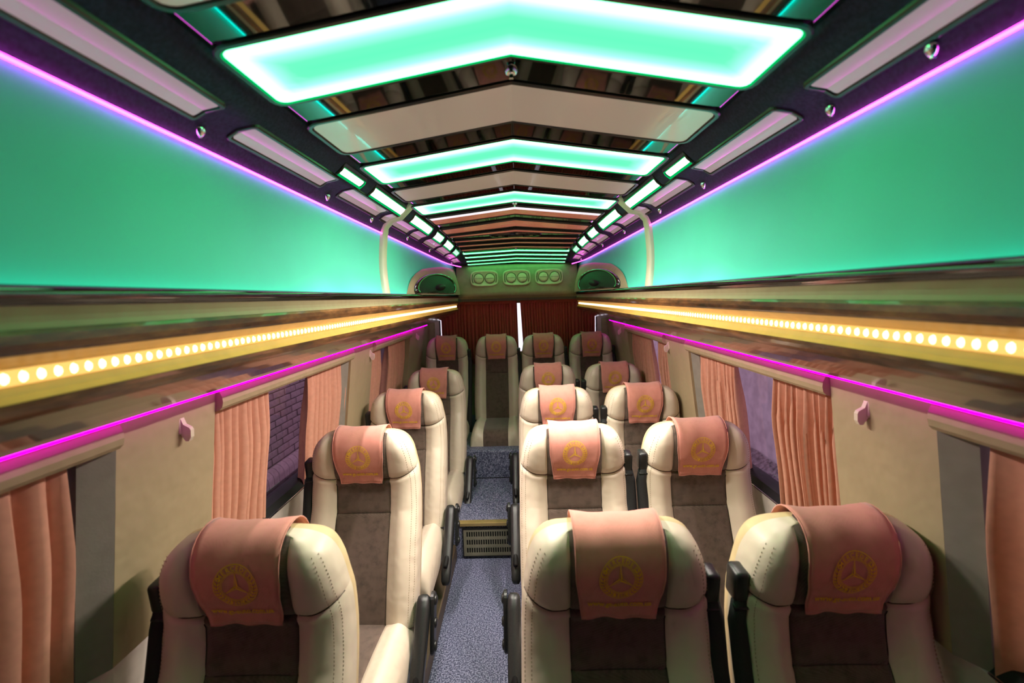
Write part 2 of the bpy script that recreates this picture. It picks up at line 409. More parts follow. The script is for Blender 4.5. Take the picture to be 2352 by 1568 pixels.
light_panel(3.76, 3.83, 'green light bar directly behind the copper slats', True)
slat(3.862, 3.89, 'olive', 'olive roof slat behind the foremost rear green bar', group='olive roof slats')
light_panel(3.925, 3.965, 'second of the four green light bars near the rear wall', True)
slat(3.992, 4.012, 'olive', 'olive roof slat between the second and third rear green bars', group='olive roof slats')
light_panel(4.04, 4.068, 'third of the four green light bars near the rear wall', True)
slat(4.088, 4.104, 'olive', 'olive roof slat in front of the rearmost green bar', group='olive roof slats')
light_panel(4.13, 4.155, 'rearmost thin green light bar above the round air vents', True)

# oval hatch handle
hh = empty('hatch_handle', (0, 3.085, zc(0, 3.085))); tag(hh, 'dark oval hatch handle between the copper roof slats', 'handle')
b = MB()
rings = []
for rr, dz in ((1.0, -.012), (1.0, -.022), (.93, -.032), (.84, -.030), (.78, -.020)):
    rings.append([(.175 * rr * math.cos(t), .068 * (1 - (1 - rr) * 2.2) * math.sin(t), dz) for t in [2 * PI * k / 36 for k in range(36)]])
b.grid(rings, closed_v=True); b.F.append(tuple(range(4 * 36, 5 * 36)))
b.build('bezel', 'gloss_black', hh, True)
b = MB().bevbox(-.05, .05, -.018, .018, -.036, -.022, .006); b.build('grip', 'frame', hh)
for sx in (-1, 1):
    b = MB().bevbox(sx * .105 - .012, sx * .105 + .012, -.02, .02, -.028, -.022, .002); b.build('catch', 'brass', hh)

# side roof panes, lamps, chrome buttons
ORD = ['first', 'second', 'third', 'fourth', 'fifth', 'sixth', 'seventh', 'eighth', 'ninth', 'tenth']
PANES = [(.22, .80), (.905, 1.30), (1.43, 1.80), (1.87, 2.30), (2.37, 2.58), (2.70, 3.04), (3.12, 3.46), (3.53, 3.77), (3.83, 4.0)]
LAMPS = [(1.28, 1.44, .0075), (1.55, 1.97, .0105), (2.13, 2.56, .0125), (2.70, 2.95, .014), (3.08, 3.38, .014), (3.50, 3.72, .012)]
for side, sg in (('left', -1), ('right', 1)):
    for i, (a, c) in enumerate(PANES):
        r = empty('roof_pane', (0, 0, 0)); tag(r, '%s pinkish roof pane from the camera along the %s ceiling edge' % (ORD[i], side), 'roof pane', 'pinkish roof panes')
        xa, xb = sorted((sg * .490, sg * .546))
        ring_frame('frame', 'frame', r, a - .012, c + .012, xa - .004, xb + .004, .012, [(0, -.002), (.001, .0035), (.003, .0045), (.0075, .0045), (.0095, .0032)], nx=6)
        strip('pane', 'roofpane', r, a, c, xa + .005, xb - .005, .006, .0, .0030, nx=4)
        if i == 5:
            yy, xx = 2.9, sg * .517; z = zc(xx, yy) - .0035
            b = MB()
            if sg < 0: b.add([(xx - .012, yy - .02, z), (xx + .012, yy - .02, z), (xx, yy + .025, z - .001)], [(0, 1, 2)])
            else: b.disc((xx, yy, z), (1, 0, 0), (0, 1, 0), .012, .022, inner=.55)
            b.build('icon', 'e_icon', r)
    for i, (a, c, hw) in enumerate(LAMPS):
        r = empty('ceiling_lamp', (0, 0, 0)); tag(r, '%s white rectangular ceiling lamp from the camera on the %s side' % (ORD[i], side), 'ceiling lamp', 'white rectangular ceiling lamps')
        xm = sg * .470
        ring_frame('frame', 'frame', r, a - .014, c + .014, xm - hw - .008, xm + hw + .008, .007, [(0, -.002), (0, .003), (.003, .007), (.0045, .007)], nx=6)
        ring_frame('rim', 'e_rim', r, a - .014, c + .014, xm - hw - .008, xm + hw + .008, .007, [(.0045, .007), (.006, .007), (.0078, .0035)], nx=6)
        pw_ = (8.0, 15.0, 3.8, 0.3, 0.15, 0.0)[i] * L_SPOT
        if pw_ > 0:                                         # the lamp's own light: a recessed reflector that throws downwards
            la = bpy.data.lights.new('lamp_light', 'AREA'); la.shape = 'RECTANGLE'; la.size = 2 * hw; la.size_y = c - a
            la.energy = pw_; la.color = (1.0, 0.86, 0.79); la.spread = math.radians(112)
            lo = bpy.data.objects.new('lamp_light', la); COL.objects.link(lo); lo.parent = r
            lo.location = (xm, (a + c) / 2, zc(xm, (a + c) / 2) - .012); lo.rotation_euler = (0, sg * math.radians(33), 0)
        strip('diffuser', ('e_spot', 'e_spot', 'e_spot_mid', 'e_spot_dim', 'e_spot_dim', 'e_spot_faint')[i], r, a, c, xm - hw, xm + hw, .004, .0, .0030, nx=4)
    for i, yb in enumerate((.64, .835, 1.38, 1.79, 2.37, 2.97, 3.94)):
        if sg < 0 and i == 0: continue
        xx = sg * .557; z = zc(xx, yb)
        r = empty('ceiling_button', (xx, yb, z)); tag(r, '%s small chrome button counted rearward along the %s ceiling edge' % (ORD[i if sg > 0 else i - 1], side), 'button', 'chrome buttons on the ceiling edge')
        b = MB()
        b.grid([[(.010 * f * math.cos(t), .010 * f * math.sin(t), zz) for t in [2 * PI * k / 14 for k in range(14)]] for f, zz in ((1.0, .004), (1.0, -.002), (.8, -.005), (.6, -.008), (.3, -.010))], closed_v=True)
        b.F.append(tuple(4 * 14 + k for k in range(14))); b.build('base', 'chrome', r, True)
        b = MB().bevbox(-.003, .003, -.003, .003, -.012, -.008, .001); b.build('stud', 'chrome', r)
for i, yb in enumerate((.945, 2.225, 3.70, 4.105)):
    r = empty('ridge_button', (.0, yb, zc(0, yb) - .012)); tag(r, '%s chrome button from the camera on the ceiling ridge line' % ORD[i], 'button', 'chrome buttons on the ceiling ridge')
    b = MB(); rr = .013 if i < 2 else .009
    b.grid([[(rr * f * math.cos(t), rr * f * math.sin(t), zz) for t in [2 * PI * k / 14 for k in range(14)]] for f, zz in ((1, .004), (1, -.004), (.75, -.008), (.3, -.010))], closed_v=True)
    b.F.append(tuple(3 * 14 + k for k in range(14))); b.build('base', 'chrome', r, True)
    MB().bevbox(-.004, .004, -.004, .004, -.016, -.009, .001).build('stud', 'chrome', r)

# ------------------------------------------------------------------ floor, steps, plinths
YS1, ZS1 = 2.60, .222          # first step
YS2, ZS2 = 3.27, .435          # second step carrying the rear row
b = MB().box(-.98, .98, Y0, YR + .05, -.05, 0); tag(b.build('floor', 'floor'), 'speckled blue-grey vinyl aisle floor', kind='structure')
b = MB().bevbox(-.98, .98, YS1, YS2, 0, ZS1, .004); st = tag(b.build('floor_step', 'floor'), 'raised vinyl step across the aisle', kind='structure')
b = MB().bevbox(-.98, .98, YS2, YR + .04, 0, ZS2, .012); tag(b.build('floor_rear_platform', 'floor'), 'raised vinyl platform under the rear seats', kind='structure')
b = MB().bevbox(-.40, .10, YS1 - .012, YS1 + .03, ZS1 - .018, ZS1 + .004, .003); b.build('edge_strip', 'brass', st)
MB().bevbox(-.40, .10, YS2 - .004, YS2 - .001, ZS1, ZS1 + .006, .001).build('joint_strip', 'dark', st)
b = MB().bevbox(-.88, -.405, Y0, YS1 - .002, .0, .09, .006); tag(b.build('floor_plinth_left', 'plinth'), 'low brown plinth under the single seats', kind='structure')
b = MB().bevbox(.0, .90, Y0, YS1 - .002, .0, .09, .006); tag(b.build('floor_plinth_right', 'plinth'), 'low brown plinth under the double seats', kind='structure')
# perforated heater grille in the step riser
g = empty('heater_grille', (-.215, YS1, .02)); tag(g, 'olive slotted metal heater grille in the aisle step', 'grille')
gx0, gx1, gz0, gz1, yg = -.145, .195, .0, .165, -.010
MB().box(gx0 + .004, gx1 - .004, -.004, -.002, gz0 + .004, gz1 - .004).build('backing', 'dark', g)
b = MB(); nsl = 22; px0, px1 = gx0 + .018, gx1 - .012; pw = (px1 - px0) / nsl
rowsz = [(gz0 + .018, gz0 + .05), (gz0 + .068, gz0 + .10), (gz0 + .118, gz0 + .15)]
zs = [gz0] + [z for r_ in rowsz for z in r_] + [gz1]
for k in range(0, len(zs) - 1, 2): b.box(gx0, gx1, yg, yg + .004, zs[k], zs[k + 1])
for (za, zb) in rowsz:
    b.box(gx0, px0, yg, yg + .004, za, zb); b.box(px1, gx1, yg, yg + .004, za, zb)
    for k in range(nsl): b.box(px0 + (k + .62) * pw, px0 + (k + 1) * pw, yg, yg + .004, za, zb)
b.build('slotted_plate', 'grille', g)
MB().box(gx0 - .006, gx1 + .006, yg - .002, -.001, gz0 - .006, gz0).box(gx0 - .006, gx1 + .006, yg - .002, -.001, gz1, gz1 + .006).box(gx0 - .006, gx0, yg - .002, -.001, gz0, gz1).box(gx1, gx1 + .006, yg - .002, -.001, gz0, gz1).build('frame', 'rubber', g)

# ------------------------------------------------------------------ side walls
def xw(z): return .86 + .13 * (-.25 - (z - H)) if z - H < -.25 else .86        # inner face of the lower wall
SILL, HEAD = H - .785, H - .268
WIN = [('A', .10, .855), ('B', 1.225, 2.262), ('C', 2.605, 3.53)]
def wall_piece(b, sg, y0, y1, z0, z1, t=.09, ins=0.0):
    zz = arange(z0, z1, 4)
    prof = [(sg * (xw(z) - ins), z) for z in zz] + [(sg * (xw(z) + t), z) for z in reversed(zz)]
    b.extrude_y(prof, [y0, y1])
WALLS = {}
for side, sg in (('left', -1), ('right', 1)):
    b = MB()
    wall_piece(b, sg, Y0, YR, .0, SILL)                    # below the windows
    wall_piece(b, sg, Y0, YR, HEAD, H - .16)               # header behind the rack
    wall_piece(b, sg, Y0, .10, SILL, HEAD)
    wall = b.build('wall_' + side, 'sidewall'); tag(wall, 'pale lower side wall with window openings, %s of the aisle' % side, kind='structure'); WALLS[side] = wall
    for (pa, pb, nm) in ((.912, 1.225, 'leather'), (2.262, 2.605, 'leather'), (3.53, YR - .01, 'leather')):
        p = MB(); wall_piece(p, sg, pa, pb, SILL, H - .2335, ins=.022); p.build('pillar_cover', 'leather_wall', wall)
    p = MB()                                                # slanted grey reveal between first window and pillar
    zz = arange(SILL, HEAD, 4)
    p.grid([[(sg * (xw(z) - .022), .9115, z) for z in zz], [(sg * (xw(z) + .012), .860, z) for z in zz], [(sg * (xw(z) + .09), .856, z) for z in zz]])
    p.build('window_reveal', 'grey', wall)
    p = MB(); zz = arange(SILL, HEAD, 4)
    p.grid([[(sg * (xw(z) - .010), 2.262, z) for z in zz], [(sg * (xw(z) + .02), 2.235, z) for z in zz], [(sg * (xw(z) + .09), 2.23, z) for z in zz]])
    p.build('window_reveal', 'grey', wall)
    # upper wall: mint upholstery
    uz = arange(H - .01, H + JZ, 12)
    def ux(z):
        t = (z - H) / JZ; return JX + .012 * math.sin(PI * max(0, min(1, t)))
    b = MB().grid([[(sg * ux(z), y, z) for z in uz] for y in arange(Y0, YR, 30)])
    tag(b.build('wall_upper_' + side, 'mint', smooth=True), 'smooth teal upper wall over the %s rack' % side, kind='structure')
    # padded rib across the upper wall and the ceiling side
    path = [(JX + .004, H + .0, 0)] + [(ux(z) - .0, z, 0) for z in arange(H + .02, H + JZ - .02, 7)]
    path += [(.556, H + .312, 1), (.53, zc(.53, 1.98), 1), (.49, zc(.49, 1.98), 1), (.46, zc(.46, 1.98), 1), (.437, zc(.437, 1.98), 1)]
    rows = []
    for i, (px, pz, kk) in enumerate(path):
        a = path[max(i - 1, 0)]; c = path[min(i + 1, len(path) - 1)]
        tx, tz = c[0] - a[0], c[1] - a[1]; L_ = math.hypot(tx, tz); nx, nz = -tz / L_, tx / L_
        if nx > 0: nx, nz = -nx, -nz
        dd = .020 if kk == 0 else .010
        row = []
        for yy, h_ in ((-.034, -.002), (-.032, .55), (-.024, .86), (-.008, 1.0), (.008, 1.0), (.024, .86), (.032, .55), (.034, -.002)):
            hgt = dd * h_ if h_ > 0 else -.003
            row.append((sg * (px + nx * hgt), 1.98 + yy, pz + nz * hgt))
        rows.append(row)
    b = MB().grid(rows); tag(b.build('trim_1' if sg < 0 else 'trim_2', 'leather', smooth=True), 'padded cream rib crossing the %s upper wall and ceiling' % side, kind='structure')
    # windows
    for k, (nm, a, c) in enumerate(WIN):
        n = (k + 1) if sg < 0 else (k + 4)
        r = empty('window_%d' % n, (0, 0, 0)); tag(r, 'tinted %s side window number %d from the camera' % (side, k + 1), kind='structure')
        zz = arange(SILL, HEAD + .02, 4)
        p = MB().grid([[(sg * (xw(z) + .055), y, z) for z in zz] for y in (a, c)]); p.build('pane', 'glass_tint', r)
        p = MB(); zz = arange(SILL, SILL + .05, 4)
        p.extrude_y([(sg * (xw(SILL) + .01), SILL - .012), (sg * (xw(SILL) - .006), SILL + .006), (sg * (xw(SILL) + .018), SILL + .030), (sg * (xw(SILL) + .06), SILL + .045), (sg * (xw(SILL) + .07), SILL - .012)], [a, c])
        p.build('frame', 'rubber', r)
        p = MB().tube([(sg * (xw(SILL) - .004), a, SILL + .008), (sg * (xw(SILL) - .004), c, SILL + .008)], .0022, 6); p.build('chrome_bead', 'chrome', r)
tag(MB().box(-.98, .98, Y0 - .04, Y0, 0, H + .45).build('wall_front', 'dark'), 'dark partition behind the viewpoint', kind='structure')

# ------------------------------------------------------------------ overhead racks with LED strips
YA, YB = -.95, 4.16
YL = .16                       # the strips start where the passenger room starts
ysR = [YA, .5, 1.5, 2.5, 3.4, YB]
for side, sg in (('left', -1), ('right', 1)):
    def ext(prof, name, mat, parent, smooth=False):
        return MB().extrude_y([(sg * x, H + z) for x, z in prof], ysR).build(name, mat, parent, smooth)
    r = empty('overhead_rack', (sg * .68, 0, H)); tag(r, 'long wood-trimmed overhead rack along the %s wall' % side, 'rack', 'overhead racks')
    r.location = (0, 0, 0)
    ext([(.536, .0055)] + [(.543 - .0115 * math.cos(a_), .0175 + .0115 * math.sin(a_)) for a_ in arange(-.9, 2.4, 13)] + [(.552, .0055)], 'top_lip', 'gloss_black', r, True)
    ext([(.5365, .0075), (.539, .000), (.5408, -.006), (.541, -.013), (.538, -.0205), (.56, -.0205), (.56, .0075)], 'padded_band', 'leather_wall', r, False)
    ext([(.534, -.021), (.5315, -.026), (.531, -.036), (.532, -.044), (.5345, -.0475), (.56, -.0475), (.56, -.021)], 'upper_wood_strip', 'wood', r)
    ext([(.535, -.048), (.544, -.053), (.552, -.060), (.5545, -.070), (.5535, -.082), (.548, -.092), (.541, -.099), (.565, -.104), (.572, -.048)], 'light_channel', 'channel', r)
    ext([(.540, -.0995), (.541, -.106), (.545, -.114), (.552, -.1205), (.575, -.118), (.575, -.101)], 'lower_wood_strip', 'wood', r)
    ext([(.552, -.121), (.575, -.136), (.60, -.151), (.65, -.176), (.70, -.1965), (.755, -.2105), (.80, -.217), (.86, -.21), (.86, -.10), (.58, -.10)], 'underside_panel', 'glossbeige', r)
    ext([(.548, .0), (.575, .0), (.86, -.02), (.86, -.09), (.575, -.09), (.562, .0)], 'core', 'dark', r)
    # unseen green strip added behind the lip to light the upper wall
    s = MB().extrude_y([(sg * .550, H + .003), (sg * .566, H + .003), (sg * .566, H + .008), (sg * .550, H + .007)], [YL, YB])
    tag(s.build('added_cove_glow', 'e_added_cove'), 'unseen green glow strip added on top of the %s rack' % side, 'light strip', 'added cove glow strips')
    # warm strip with separate diodes
    t = empty('led_strip', (0, 0, 0)); tag(t, 'warm strip of separate diodes on the front of the %s rack' % side, 'light strip', 'warm diode strips')
    MB().extrude_y([(sg * .5542, H - .0635), (sg * .5528, H - .0635), (sg * .5515, H - .0815), (sg * .5530, H - .0815)], [.1, YB - .03]).build('tape', 'e_tape', t)
    dm = MB(); dm.grid([[(-sg * h_, .0042 * q_ * math.cos(t_), .0062 * q_ * math.sin(t_)) for t_ in [2 * PI * k_ / 8 for k_ in range(8)]] for q_, h_ in ((1, -.0005), (.8, .002))], closed_v=True); dm.F.append(tuple(8 + k_ for k_ in range(8)))
    first = None; y = .30; k = 0
    while y < YB - .05:
        p = (sg * .5508, y, H - .0725)
        if first is None: first = dm.build('diode', 'e_diode', t, loc=p)
        else: inst(first, t, p)
        y += .0193; k += 1
    # magenta LED tube, valance, ceiling magenta strip
    t = MB().tube([(sg * .8135, YL, H - .2295), (sg * .8135, 4.05, H - .2295)], .0032, 8)
    tag(t.build('magenta_led_tube', 'e_mag'), 'bright magenta light tube above the %s windows' % side, 'light strip', 'magenta window strips')
    v = empty('valance', (0, 0, 0)); tag(v, 'rounded cream valance below the %s magenta tube' % side, 'valance', 'window valances')
    segs = [(Y0, .910), (1.227, 2.260), (2.607, 3.528)]
    for a, c in segs:
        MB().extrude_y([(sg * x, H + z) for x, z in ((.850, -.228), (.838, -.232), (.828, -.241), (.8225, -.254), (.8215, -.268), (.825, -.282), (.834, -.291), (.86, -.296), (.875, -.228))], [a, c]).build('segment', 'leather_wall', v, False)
    t = MB().tube([(sg * (JX - .0065), y, H + JZ - .004) for y in (YL, 1.0, 2.5, 3.5)] + [(sg * .555, 3.75, H + .282), (sg * .530, 3.95, H + .280), (sg * .495, 4.10, H + .278)], .0026, 8)
    tag(t.build('ceiling_led_strip', 'e_magtop'), 'thin magenta light strip along the %s ceiling edge' % side, 'light strip', 'magenta ceiling strips')
    # coat hooks
    for i, yh in enumerate((1.10, 2.56, 3.75)):
        hk = empty('coat_hook', (sg * .833, yh, H - .305)); tag(hk, '%s cream coat hook from the camera on the %s wall' % (ORD[i], side), 'hook', 'coat hooks')
        pr = [(.018, .026), (.010, .028), (.004, .012), (-.010, .004), (-.013, -.002), (-.012, -.020), (-.006, -.030), (.002, -.030), (.014, -.012), (.018, -.002)]
        MB().extrude_y([(sg * x, z) for x, z in pr], [-.006, .006]).build('body', 'leather', hk)
        MB().bevbox(min(sg * .010, sg * .018), max(sg * .010, sg * .018), -.010, .010, -.012, .030, .003).build('plate', 'leather', hk)

# ------------------------------------------------------------------ rear wall, duct panel, vents, pods
b = MB()
b.box(-.98, .98, YR, YR + .05, 0, H - .52).box(-.98, .98, YR, YR + .05, H - .06, H + .45)
b.box(-.98, -.79, YR, YR + .05, H - .52, H - .02).box(.79, .98, YR, YR + .05, H - .52, H - .02)
tag(b.build('wall_rear', 'cream'), 'rear wall of the bus behind the last row', kind='structure')
for n, (xa, xb) in ((7, (-.79, -.004)), (8, (.008, .79))):
    r = empty('window_%d' % n, (0, 0, 0)); tag(r, 'clear rear door window behind the %s red curtain' % ('left' if n == 7 else 'right'), kind='structure')
    MB().box(xa, xb, YR + .02, YR + .024, H - .52, H - .06).build('pane', 'glass_clear', r)
    xo = xa if n == 7 else xb - .045
    MB().bevbox(xo, xo + .045, YR + .002, YR + .03, H - .52, H - .045, .003).build('frame', 'sidewall', r)
    xo = xa + .045 if n == 7 else xb - .053
    MB().box(xo, xo + .008, YR + .001, YR + .03, H - .52, H - .045).build('seal', 'rubber', r)
dp = []
for x in arange(-.545, .545, 13):
    q = 1 - (x / .56) ** 2
    dp.append([(x, YR - .02, H + .31), (x, 4.185 - .01 * q, H + .295), (x, 4.165 - .02 * q, H + .26), (x, 4.145 - .03 * q, H + .15), (x, 4.14 - .03 * q, H + .05), (x, 4.145 - .03 * q, H + .018), (x, 4.165 - .02 * q, H + .004), (x, 4.19, H - .002), (x, 4.20, H - .03), (x, YR, H - .035)])
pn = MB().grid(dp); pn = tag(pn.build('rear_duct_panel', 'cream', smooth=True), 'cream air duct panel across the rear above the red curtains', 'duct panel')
MB().box(-.545, .545, 4.19, 4.20, H - .035, H - .012).build('shadow_gap', 'plinth', pn)
for i, xv in enumerate((-.290, 0.0, .288)):
    yv = 4.140 - .03 * (1 - (xv / .56) ** 2)
    r = empty('air_vent', (xv, yv - .002, H + .17)); tag(r, ('left', 'middle', 'right')[i] + ' twin round air vent on the rear duct panel', 'air vent', 'rear air vents')
    def sq(hx, hz, y, n=40, p=4.0):
        return [(math.copysign(abs(math.cos(t)) ** (2 / p), math.cos(t)) * hx, y, math.copysign(abs(math.sin(t)) ** (2 / p), math.sin(t)) * hz) for t in [2 * PI * k / n for k in range(n)]]
    b = MB().grid([sq(.124, .070, .006), sq(.124, .070, -.008), sq(.119, .065, -.013), sq(.110, .057, -.010), sq(.108, .055, -.008)], closed_v=True)
    b.F.append(tuple(4 * 40 + k for k in range(40))); b.build('bezel', 'vent', r, True)
    for sx in (-1, 1):
        cx_ = sx * .050
        b = MB().grid([[(cx_ + rr * math.cos(t), yy, rr * math.sin(t)) for t in [2 * PI * k / 28 for k in range(28)]] for rr, yy in ((.047, -.007), (.047, -.012), (.043, -.0125), (.042, -.008))], closed_v=True)
        b.build('vent_ring', 'ventdark', r, True)
        b = MB().grid([[(cx_ + rr * math.cos(t), yy, rr * math.sin(t)) for t in [2 * PI * k / 28 for k in range(28)]] for rr, yy in ((.040, -.007), (.039, -.014), (.030, -.017), (.010, -.018))], closed_v=True)
        b.F.append(tuple(3 * 28 + k for k in range(28))); d = b.build('louvre_disc', 'vent', r, True)
        MB().box(cx_ - .034, cx_ + .034, -.0185, -.0155, -.0015, .0015).build('louvre_line', 'ventdark', d)
        pts = [(sx * .098 + sx * .008 * math.cos(a_) - sx * .0, -.0108, .044 * math.sin(a_)) for a_ in arange(-1.2, 1.2, 9)]
        MB().tube([(p_[0] + sx * .004 * (1 - abs(p_[2]) / .044), p_[1], p_[2]) for p_ in pts], [.001] + [.0045] * 7 + [.001], 6).build('side_slot', 'ventdark', r)
XIN = [(2.37, .569), (2.45, .555), (2.6, .532), (2.85, .50), (3.15, .465), (3.40, .450), (3.7, .462), (4.0, .50), (4.17, .535)]
ZT = [(2.37, .030), (2.42, .075), (2.5, .115), (2.6, .145), (2.78, .182), (3.0, .202), (3.15, .215), (3.45, .238), (3.8, .255), (4.17, .268)]
for side, sg in (('left', -1), ('right', 1)):
    r = empty('speaker_pod', (0, 0, 0)); tag(r, 'cream corner pod with oval speaker, %s rear above the rack' % side, 'speaker', 'rear speaker pods')
    P = []
    def pod_x(y, z):
        xi, zt = lerp(y, XIN), lerp(y, ZT); q = max(0.0, min(1.0, (z - H - .026) / max(.004, zt - .026))); sn = q ** .8
        return JX + .004 - (JX + .004 - xi) * math.sqrt(max(0, 1 - sn * sn)) ** 1.3
    for y in arange(2.37, 4.17, 30):
        zt = lerp(y, ZT); P.append([(sg * pod_x(y, H + .026 + (zt - .026) * q), y, H + .026 + (zt - .026) * q) for q in (0, .12, .25, .38, .5, .62, .72, .81, .88, .94, .98, 1.0)])
    MB().grid(P).build('housing', 'leather_wall', r, True)
    def sp(u, v, off):      # ellipse coordinates on the pod face
        y = 2.95 + u * .46; z_ = max(H + .031, H + .072 + v * .084 + .025 * u); return (sg * (pod_x(y, z_) - off), y, z_ + off * .5)
    n = 32
    ring = lambda f, off: [sp(f * math.cos(t), f * math.sin(t), off) for t in [2 * PI * k / n for k in range(n)]]
    MB().grid([ring(1.06, -.002), ring(1.06, .008), ring(1.0, .012), ring(.93, .010), ring(.90, .002)], closed_v=True).build('surround', 'gloss_black', r, True)
    b = MB().grid([ring(.91, .003), ring(.8, .0015), ring(.62, .0015), ring(.3, .001)], closed_v=True); b.F.append(tuple(3 * n + k for k in range(n))); b.build('cone', 'speaker', r, True)
    b = MB().grid([ring(.24, .001), ring(.22, .010), ring(.12, .016)], closed_v=True); b.F.append(tuple(2 * n + k for k in range(n))); b.build('dust_cap', 'speaker', r, True)

# ------------------------------------------------------------------ curtains
def curtain(name, label, group, mat, path_fn, n_fold, ztop, zbot, seed, amp=.016, nz=14, res=9):
    """path_fn(t, z) -> (point, normal) ; pleats grow from the gathered top hem downwards"""
    rnd = random.Random(seed)
    ph = [0.0]
    for _ in range(n_fold): ph.append(ph[-1] + rnd.uniform(.65, 1.45))
    ph = [p / ph[-1] for p in ph]; am = [rnd.uniform(.6, 1.15) for _ in range(n_fold + 1)]
    cols = []
    for i in range(n_fold):
        for k in range(res): cols.append((ph[i] + (ph[i + 1] - ph[i]) * k / res, k / res, am[i]))
    cols.append((1.0, 0.0, am[-1]))
    P = []
    for j in range(nz):
        f = j / (nz - 1); z = ztop + (zbot - ztop) * f
        g = .35 + .65 * min(1, f * 3.0)
        row = []
        for t, a, am_ in cols:
            p, nrm = path_fn(t, z)
            dsp = amp * am_ * g * (math.cos(2 * PI * a) ** 3 * .55 + .45 * math.cos(2 * PI * a)) + .002 * math.sin(9 * f + 5 * t)
            lat = .22 * amp * g * math.sin(2 * PI * a)
            tx, ty = -nrm[1], nrm[0]
            row.append((p[0] + nrm[0] * dsp + tx * lat, p[1] + nrm[1] * dsp + ty * lat, z))
        P.append(row)
    r = empty(name, P[0][0] if False else (0, 0, 0)); tag(r, label, 'curtain', group)
    c = MB().grid(P).build('drape', mat, r, True)
    sol = c.modifiers.new('thick', 'SOLIDIFY'); sol.thickness = .0015
    hem = []
    for z, e in ((ztop + .012, .0), (ztop + .006, .004), (ztop - .010, .004), (ztop - .016, .0)):
        hem.append([tuple(np.array((*path_fn(t, ztop)[0][:2], z)) + np.array((*path_fn(t, ztop)[1], 0)) * (e + amp * .30 + .003 * math.sin(t * n_fold * 9))) for t in arange(0, 1, n_fold * 4)])
    MB().grid(hem).build('top_hem', mat, r, True)
for side, sg in (('left', -1), ('right', 1)):
    CUR = [(.12, .843, 11, 'nearest salmon curtain at the very edge, in the first window'), (1.229, 1.568, 10, 'salmon curtain at the near end of the second window'),
           (1.86, 2.258, 10, 'salmon curtain at the far end of the second window'), (2.625, 2.88, 7, 'salmon curtain at the near end of the third window'),
           (3.03, 3.52, 10, 'salmon curtain at the far end of the third window')]
    for i, (a, c, nf, lb) in enumerate(CUR):
        def pf(t, z, a=a, c=c, sg=sg):
            y = a + (c - a) * t
            return (sg * (xw(z) + .026), y), (-sg, 0.0)
        curtain('window_curtain', lb + ', ' + side + ' wall', 'salmon window curtains', 'curtain', pf, nf, H - .275, SILL - .02 if i else SILL - .12, 40 + i + (9 if sg > 0 else 0), amp=.034 if i == 0 else .029)
for k, (xa, xb, nf, lb) in enumerate(((-.715, -.004, 26, 'dark red pleated curtain on the left half of the rear window'), (.024, .715, 26, 'dark red pleated curtain on the right half of the rear window'))):
    def pf(t, z, xa=xa, xb=xb, k=k):
        lean = .022 * (H - .03 - z) / .5
        x = xa + (xb - xa) * t + (lean * (1 - t) if k == 1 else lean * .3 * t)
        return (x, YR - .055), (0.0, -1.0)
    curtain('rear_curtain', lb, 'red rear curtains', 'redcurtain', pf, nf, H - .045, H - .62, 80 + k, amp=.014, nz=10, res=8)

# ------------------------------------------------------------------ seats
HS = .72; CW = .105; ZJ = .30
ANG = [(0, 21.0), (.38, 20.0), (.45, 12.0), (.56, -6.0), (.72, -8.0)]      # recline along the back; the headrest leans forward
SPINE = [(0.0, 0.0)]
for k_ in range(150):
    a_ = math.radians(lerp((k_ + .5) * .005, ANG)); SPINE.append((SPINE[-1][0] + .005 * math.sin(a_), SPINE[-1][1] + .005 * math.cos(a_)))
def spine(s):
    if s <= 0: a = math.radians(ANG[0][1]); return s * math.sin(a), s * math.cos(a), a
    i = min(int(s / .005), len(SPINE) - 2); f = s / .005 - i
    return SPINE[i][0] + f * (SPINE[i + 1][0] - SPINE[i][0]), SPINE[i][1] + f * (SPINE[i + 1][1] - SPINE[i][1]), math.radians(lerp(s, ANG))
WT = [(0, .213), (.15, .218), (.35, .217), (.48, .214), (.55, .210), (.60, .201), (.66, .192)]
F0 = [(0, 0), (.12, .012), (.25, .012), (.42, .0), (.52, .002), (.60, .022), (.65, .024), (.72, .02)]
BO = [(0, .028), (.3, .036), (.5, .030), (.57, .014), (.65, .010)]
def wS(s):
    v = lerp(s, WT)
    if s > .60: v *= max(0, 1 - ((s - .60) / .1225) ** 3.2) ** (1 / 3.2)
    return v
def qS(s): return 1.0 if s <= .635 else max(0, 1 - ((s - .635) / .0852) ** 2.2) ** (1 / 2.2)
MID = -.042
def nfront(s, x):
    ws = wS(s); a = abs(x); f, bo = lerp(s, F0), lerp(s, BO)
    if a <= CW: n = f + bo * .2 * (a / CW) ** 2
    else:
        full = lerp(s, WT); t = min(1.0, (a - CW) / max(1e-4, full - CW))
        te = min(1.0, (a - CW) / max(1e-4, ws - CW)) if ws > CW + .002 else 1.0
        sm = min(1, t / .45); sm = sm * sm * (3 - 2 * sm)
        n = f + bo * (.2 + .8 * sm) - .060 * (1 - math.sqrt(max(0, 1 - max(0, (te - .40) / .60) ** 2.3)))
    return n
def seam(r, x):
    """lower the seam rows towards the centre so the headrest seam curves"""
    a = abs(x); w_ = lerp(r, WT)
    g = math.exp(-((r - .57) / .055) ** 2); t = max(0, min(1, (a - CW) / (w_ - CW)))
    return r - .034 * g * (1 - t ** 1.6)
def S3(x, s, n):
    y, z, a = spine(s); return (x, y - n * math.cos(a), ZJ + z + n * math.sin(a))
def groove(r, x):
    a = abs(x)
    g = .0065 * math.exp(-((a - CW) / .0045) ** 2) + .011 * math.exp(-((r - .57) / .0065) ** 2)
    if a < CW + .002: g += .006 * math.exp(-((r - .40) / .005) ** 2)
    return g
